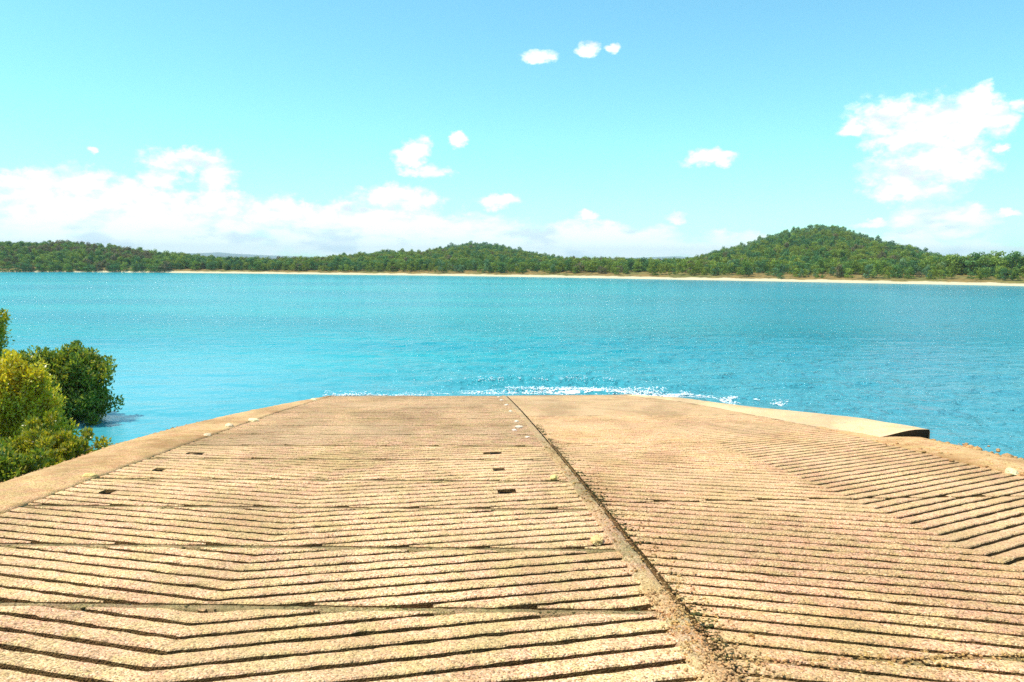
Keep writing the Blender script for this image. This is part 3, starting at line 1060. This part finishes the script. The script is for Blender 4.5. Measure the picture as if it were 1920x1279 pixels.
# crumbled seam between the lanes, with the open crack on its right
V = []
n = 420
for j in range(n + 1):
    y = -1 + 24.5 * j / n
    w0 = LANE_M - .03 - .05 * smooth01((7 - y) / 5) * abs(fbm(y * 3, 2)) - .03 * smooth01((4.3 - y) / 1.2)
    w1 = XR0 - .03 + .012 * nz(y * 6, 3)
    for i, t in enumerate(np.linspace(0, 1, 9)):
        x = w0 + (w1 - w0) * t
        rgh = .014 * smooth01((11 - y) / 6) + .003
        z = rz(y) + .018 * math.sin(t * PI) ** .6 * smooth01((9 - y) / 5) + rgh * fbm(x * 26, y * 26) + .003
        if i == 0:
            z -= .02
        V.append((x, y, z))
    V.append((w1 + .004, y, rz(y) - .05))
    V.append((XR0 + .008 + .012 * nz(y * 8, 9), y, rz(y) - .05))
me = mesh_np('seam', np.array(V), grid_faces(n + 1, 11), M_STRIP, False)
me.materials.append(M_GAP_AND_SHADE)
me.polygons.foreach_set('material_index', [1 if i % 10 >= 8 else 0 for i in range(len(me.polygons))])
link('seam', me, ramp)
# lifting pockets: dark slots let into the panels of the left lane
for x, y in HOLES:
    if True:
        w_, d_ = .06, .05
        V, Fc = [], []
        ring = 14
        for k in range(ring):
            a = 2 * PI * k / ring
            ca, sa = math.copysign(abs(math.cos(a)) ** .6, math.cos(a)), math.copysign(abs(math.sin(a)) ** .6, math.sin(a))
            for s_, dz in ((1.12, -.012), (1.0, -.010), (.93, -.06)):
                V.append((x + ca * w_ * s_, y + sa * d_ * s_, rz(y + sa * d_ * s_) + dz + (.0 if dz < 0 else .002 * nz(a * 3, x + y))))
        for k in range(ring):
            a_, b2 = k * 3, ((k + 1) % ring) * 3
            Fc += [(a_, b2, b2 + 1, a_ + 1), (a_ + 1, b2 + 1, b2 + 2, a_ + 2)]
        Fc.append(tuple(k * 3 + 2 for k in range(ring)))
        link('lifting_pocket', mesh('lifting_pocket', V, Fc, M_GAP_AND_SHADE), ramp)


# ------------------------------------------------------------------ stones, gravel, foam
def stone_geo(seed, sx, sy, sz, sub=2):
    bm = bmesh.new()
    bmesh.ops.create_icosphere(bm, subdivisions=sub, radius=1)
    for v in bm.verts:
        p = v.co
        k = 1 + .30 * noise.fractal((p.x * 1.3 + seed * 7.1, p.y * 1.3, p.z * 1.3), 1, 2, 3)
        v.co = Vector((p.x * sx * k, p.y * sy * k, max(p.z, -.5) * sz * k))
    return bm


STONES = [
    (0.95, 7.74, .09, .05, .035, M_YELLOW, 'pale yellow flat stone left of the seam, the farther of the two yellow stones'),
    (0.97, 5.28, .085, .06, .04, M_YELLOW, 'bright yellow stone beside the seam, the nearer of the two yellow stones'),
    (6.02, 7.68, .13, .07, .05, M_STONE, 'pale stone on the right orange border of the ramp'),
    (-4.09, 13.0, .14, .09, .05, M_STONE, 'cream stone on the left border, nearer of the upper pair'),
    (-3.94, 13.95, .13, .08, .05, M_STONE, 'cream stone on the left border just past its nearer twin'),
    (-4.05, 20.0, .16, .10, .05, M_STONE, 'small cream stone on the left border nearest the water'),
    (-4.05, 8.14, .10, .06, .04, M_YELLOW, 'yellowish stone on the left border nearest the camera'),
    (-4.02, 11.7, .10, .07, .035, M_STONE, 'little cream stone on the left border between yellowish stone and cream pair'),
]
for i, (x, y, sx, sy, sz, mt, lab) in enumerate(STONES):
    sx, sy, sz = sx * .85, sy * .85, sz * .85
    bm = stone_geo(i, sx, sy, sz)
    me = bpy.data.meshes.new('stone'); bm.to_mesh(me); bm.free(); me.materials.append(mt)
    o_ = link('stone', me, None, (x, y, rz(y) + sz * .35))
    o_.rotation_euler.z = random.uniform(0, 3)
    props(o_, lab, 'stone', 'pale stones on the ramp')
SHELLS = [(0.90, 12.4, .075), (0.80, 12.0, .05), (0.93, 13.4, .05), (0.97, 17.5, .06), (0.95, 19.4, .06), (0.96, 15.6, .045), (0.94, 11.1, .045), (0.93, 20.8, .055)]
for i, (x, y, s_) in enumerate(SHELLS):
    bm = stone_geo(40 + i, s_, s_ * .7, s_ * .5, 1)
    me = bpy.data.meshes.new('shell'); bm.to_mesh(me); bm.free(); me.materials.append(M_SHELL)
    o_ = link('shell', me, None, (x, y, rz(y) + s_ * .15))
    props(o_, 'small white shell lying along the left side of the far seam', 'shell', 'white shells along the seam')


def scatter_bits(name, items, mat, label, proto_n=6, sub=1):
    """joined loose bits: items of (x, y, z, size, flatness)"""
    protos = []
    for i in range(proto_n):
        bm = stone_geo(80 + i, 1, 1, 1, sub)
        bm.verts.ensure_lookup_table()
        protos.append((np.array([v.co[:] for v in bm.verts]), np.array([[v.index for v in f_.verts] for f_ in bm.faces])))
        bm.free()
    VV, QQ, o_ = [], [], 0
    for (x, y, z, s_, fl) in items:
        pv, pq = protos[random.randrange(proto_n)]
        a = random.uniform(0, 6.28)
        ca, sa = math.cos(a), math.sin(a)
        st = random.uniform(.7, 1.4)
        q_ = np.stack([(pv[:, 0] * ca - pv[:, 1] * sa) * s_ * st + x, (pv[:, 0] * sa + pv[:, 1] * ca) * s_ + y, pv[:, 2] * s_ * fl + z], 1)
        VV.append(q_); QQ.append(pq + o_); o_ += len(pv)
    ob = link(name, mesh_np(name, np.concatenate(VV), np.concatenate(QQ), mat))
    return props(ob, label, kind='stuff')


bits = []
for i in range(1500):
    y = 2.6 + 8 * random.random() ** 2.2
    x = random.gauss(1.15, .05 + .05 * smooth01((4.5 - y) / 2))
    if random.random() < .35:
        x = random.gauss(1.34, .07)
    s_ = random.uniform(.003, .010) * (1.5 if random.random() < .15 else 1)
    bits.append((x, y, rz(y) + .004 + (.012 if abs(x - 1.14) < .06 else 0), s_, .7))
for i in range(900):       # the heap of crumbs at the near end of the seam
    y = 2.7 + 1.5 * random.random() ** 1.5
    x = random.gauss(1.14 + .03 * (3.6 - y), .05)
    bits.append((x, y, rz(y) + .012 + random.uniform(0, .012), random.uniform(.004, .012), .75))
for i in range(700):       # broken edge of the lower joint of the right lane
    x = random.uniform(1.3, 5.0)
    y = 3.2 - .02 * (x - 3.6) + random.gauss(0, .045)
    bits.append((x, y, rz(y) - .004, random.uniform(.004, .014), .7))
for i in range(600):
    x, y = random.uniform(-4, 6), random.uniform(2.8, 9)
    bits.append((x, y, rz(y) + .001, random.uniform(.002, .006), .6))
edge = []
for i in range(1500):
    y = 6 + 16 * random.random() ** 1.3
    left = random.random() < .5
    x = (outl(y) - abs(random.gauss(0, .10)) + .03) if left else (outr(y) + abs(random.gauss(0, .12)) - .03 - (0 if y < 10.5 else -.06))
    s_ = random.choice([.010, .014, .02] if left else [.012, .018, .025, .04, .06]) * random.uniform(.7, 1.3)
    d = max(outl(y) - x, x - outr(y), 0)
    edge.append((x, y, rz(y) - .03 - d * .7 + (.02 if d == 0 else 0), s_, .65))
for i in range(260):        # stones and sand clods on the right border
    y = random.uniform(6.5, 10.4)
    x = random.gauss(6.45, .22)
    edge.append((x, y, rz(y) + .015, random.choice([.008, .012, .02, .03]), .6))
tufts = []
for i in range(900):
    y = 3.0 + 10 * random.random() ** 1.2
    if nz(y * 2.1, 4.0) < -.1:
        continue
    x = 1.235 + abs(random.gauss(0, .045))
    tufts.append((x, y, rz(y) - .002, random.uniform(.004, .012) * (1 + .04 * y), .5))
for i in range(500):        # growth caught in the cross joints of the left lane
    yj = random.choice([4.14, 5.32, 6.55, 7.83, 9.2])
    x = random.uniform(LANE_L + .1, LANE_M - .05)
    y = yj - SKEW * (x - XA_L) + random.gauss(0, .03)
    tufts.append((x, y, rz(y) - .012, random.uniform(.006, .015), .45))
scatter_bits('algae', tufts, M_ALGAE, 'dark green algae caught in the seam and cross joints of the ramp')
scatter_bits('rubble', edge, M_GRAVEL, 'broken rubble and stones along the two outer edges of the ramp')
scatter_bits('gravel', bits, M_GRAVEL, 'loose gravel crumbled from the seam and joints of the ramp')

foam = []


def wz(x, y):
    return .02


def toe(x):
    """the waterline on the ramp: level ground meets z = 0"""
    return 22.35 + .10 * math.sin(x * 1.3 + .5) + .06 * math.sin(x * 3.7)


for i in range(3600):      # wash along the toe, thick on the right half
    x = random.uniform(-4.2, 6.2)
    dens = interp([(-4.2, .35), (-2, .25), (.8, .45), (1.6, 1.0), (5.0, 1.0), (6.2, .5)], x)
    if random.random() > dens * (.6 + .6 * nz(x * 1.1, 3)):
        continue
    y = toe(x) + abs(random.gauss(0, .16 if x < 1 else .34)) - .12
    if x > 4.6:
        y = toe(x) - (x - 4.6) * .35 + abs(random.gauss(0, .3))
    z = max(.004, rz(y)) + .012 + .03 * math.exp(-((y - 22.75) / .25) ** 2)
    if x > 1.2 and random.random() < .7:
        y = 22.75 + .12 * math.sin(x * .9 + 1.0) - .05 * x + random.gauss(-.1, .14)
        z = .15 * math.exp(-((y - 22.75 + .05 * x) / .3) ** 2) + random.uniform(.0, .05)
    foam.append((x, y, z, random.uniform(.008, .028), .6))
for i in range(1500):       # streaks behind and beside
    t = random.random()
    x = 5.2 + 3.8 * t + random.gauss(0, .25)
    y = 22.3 - 1.4 * t + random.gauss(0, .30) + .5 * math.sin(x * 4)
    if x < outr(y) + .1:
        continue
    if nz(x * 1.5, y * 1.5, 2) < .05:
        continue
    foam.append((x, y, .02, random.uniform(.010, .035), .3))
for i in range(700):       # white tips on the little wave
    x = random.gauss(2.4, 1.5)
    if nz(x * 2.2, 9.0) < -.05:
        continue
    y = 24.45 + .35 * math.sin(x * .55 + .4) + .12 * math.sin(x * 1.9) + random.gauss(0, .14)
    foam.append((x, y, .14 + random.uniform(-.06, .04), random.uniform(.008, .026), .4))
# the thin film of foam itself
NX, NY = 160, 26
V, cover = [], []
for i in range(NX + 1):
    x = -4.3 + 13.3 * i / NX
    if x < 4.7:
        yb = toe(x) - .25
        ye = yb + 1.5
        base_c = interp([(-4.3, .42), (-2.5, .36), (-.5, .40), (.8, .45), (1.8, .46), (3.2, .58), (4.7, .56)], x)
    else:
        yb = toe(4.7) - .25 - (x - 4.7) * .32
        ye = yb + 1.5
        base_c = interp([(4.7, .56), (6.2, .56), (7.5, .50), (9, .3)], x)
    for j in range(NY + 1):
        t = j / NY
        y = yb + (ye - yb) * t
        xi = int(np.clip(np.searchsorted(wx, x), 1, len(wx) - 1)); yi = int(np.clip(np.searchsorted(wy, y), 1, len(wy) - 1))
        fx = (x - wx[xi - 1]) / (wx[xi] - wx[xi - 1]); fy = (y - wy[yi - 1]) / (wy[yi] - wy[yi - 1])
        zw = (Z_[yi - 1, xi - 1] * (1 - fx) + Z_[yi - 1, xi] * fx) * (1 - fy) + (Z_[yi, xi - 1] * (1 - fx) + Z_[yi, xi] * fx) * fy
        zr = rz(y) + .008 if x < 4.7 else -1
        V.append((x, y, max(zw + .012, zr)))
        e = smooth01(t / .12) * (1 - smooth01((t - .25) / .75))
        cover.append(base_c * e * min(1, smooth01((9 - x) / 2.5) + .001))
me = mesh_np('foam_film', np.array(V), grid_faces(NX + 1, NY + 1), M_LACE, True)
me.flip_normals()
at = me.color_attributes.new('cover', 'FLOAT_COLOR', 'POINT')
at.data.foreach_set('color', np.repeat(np.array(cover, dtype=np.float32), 4))
props(link('foam_film', me), 'thin lacy foam film where the water laps the ramp', kind='stuff')
scatter_bits('foam', foam, M_FOAM, 'white foam washing along the toe of the boat ramp')


# ------------------------------------------------------------------ mangroves at the left
def mangrove(name, loc, w, h, n_clump, per, leaf, mat, label, seed, low=.12, group=None):
    r = np.random.default_rng(seed)
    root = empty(name, loc)
    props(root, label, 'mangrove', group)
    # clumps of leaves on an uneven dome
    d = r.normal(size=(n_clump, 3)); d[:, 2] = np.where(d[:, 2] > -.75, d[:, 2], -d[:, 2])
    d /= np.linalg.norm(d, axis=1)[:, None]
    flare = np.where(d[:, 2] < 0, 1 / np.maximum(np.hypot(d[:, 0], d[:, 1]), .45) * (1 - .18 * np.abs(d[:, 2])), 1.0)
    d[:, 0] *= flare; d[:, 1] *= flare
    lump = np.array([.78 + .80 * noise.noise((v[0] * 2.3 + seed, v[1] * 2.3, v[2] * 2.3)) for v in d])
    rad = lump * r.uniform(.30, 1.0, n_clump) ** .5
    mid = h * .50
    C_ = np.stack([d[:, 0] * w * rad, d[:, 1] * w * rad, mid + d[:, 2] * (h - mid) * rad * np.where(d[:, 2] < 0, 1.35, 1.0)], 1)
    C_[:, 2] = np.maximum(C_[:, 2], low * h)
    ns = n_clump // 3
    sa = r.uniform(0, 2 * PI, ns)
    sr = w * r.uniform(.45, .98, ns)
    skirt = np.stack([np.cos(sa) * sr, np.sin(sa) * sr, h * r.uniform(low * .6, .42, ns)], 1)
    C_ = np.concatenate([C_, skirt])
    VV = []
    for c_ in C_:
        k = int(per * 1.7 * r.uniform(.6, 1.3))
        cr = .13 * (w + h) / 2 * r.uniform(.5, 1.35)
        q_ = r.normal(size=(k, 3)); q_ /= np.linalg.norm(q_, axis=1)[:, None]
        p = c_ + q_ * (cr * r.uniform(.35, 1.15, k)[:, None]) * np.array([1, 1, r.uniform(.8, 1.5)])
        up = q_ * .7 + np.array([0, 0, .55]) + r.normal(size=(k, 3)) * .45
        up /= np.linalg.norm(up, axis=1)[:, None]
        nrm = np.cross(up, r.normal(size=(k, 3))); nrm /= np.linalg.norm(nrm, axis=1)[:, None]
        L_ = leaf * r.uniform(.7, 1.25, k)[:, None]
        side = np.cross(up, nrm)
        VV.append(np.stack([p - up * L_ * .5, p + side * L_ * .24 + nrm * L_ * .06, p + up * L_ * .5, p - side * L_ * .24 + nrm * L_ * .06], 1))
    V = np.concatenate(VV).reshape(-1, 3)
    V[:, 2] = np.maximum(V[:, 2], .02)
    Q = np.arange(len(V)).reshape(-1, 4)
    link('crown', mesh_np('crown', V, Q, mat), root)
    # stems that rise from the mud and carry the clumps
    TV, TF = [], []
    rr = random.Random(seed)
    def add(path, rad_, s=6):
        v, f_ = tube(path, rad_, s)
        o_ = len(TV); TV.extend(v); TF.extend([tuple(i + o_ for i in q_) for q_ in f_])
    forks = []
    for i in range(5):
        a = i * 2 * PI / 5 + rr.uniform(-.4, .4)
        f0 = (math.cos(a) * w * .15, math.sin(a) * w * .15, -.35)
        f1 = (math.cos(a) * w * .3, math.sin(a) * w * .3, h * .38)
        add([f0, ((f0[0] + f1[0]) / 2 + rr.uniform(-.06, .06), (f0[1] + f1[1]) / 2 + rr.uniform(-.06, .06), h * .15), f1], [.045, .036, .026])
        forks.append(Vector(f1))
    for c_ in C_[:: max(1, n_clump // 34)]:
        cv = Vector(c_)
        f1 = min(forks, key=lambda q_: (q_ - cv).length)
        m_ = (f1 + cv) / 2 + Vector((0, 0, .05))
        add([f1, m_, cv], [.02, .014, .006], 5)
    link('trunk', mesh('trunk', TV, TF, M_BARK), root)
    return root


MG = 'mangroves at the water left of the ramp'
mangrove('mangrove', (-13.4, 21.0, 0.0), 1.12, 2.9, 110, 120, .10, M_LEAF_OLIVE, 'tall mangrove cut by the left edge of the photo, standing behind the others', 11, group=MG)
mangrove('mangrove', (-10.0, 19.0, -.05), 1.10, 1.98, 190, 120, .095, M_LEAF_GREEN, 'round dark green mangrove standing in the water, right of the yellow one', 22, low=.04, group=MG)
mangrove('mangrove', (-9.35, 15.6, -.05), 1.10, 2.15, 190, 120, .085, M_LEAF_YELLOW, 'yellow green mangrove in the middle, brightest of the clump', 33, low=.05, group=MG)
mangrove('mangrove', (-7.35, 13.4, 0.0), .95, 1.10, 100, 110, .078, M_LEAF_OLIVE, 'low spreading mangrove close behind the left border of the ramp', 44, low=.05, group=MG)
mangrove('mangrove', (-6.85, 10.9, .20), .85, 1.15, 90, 110, .078, M_LEAF_GREEN, 'dark low mangrove at the bottom left beside the border', 55, low=.05, group=MG)
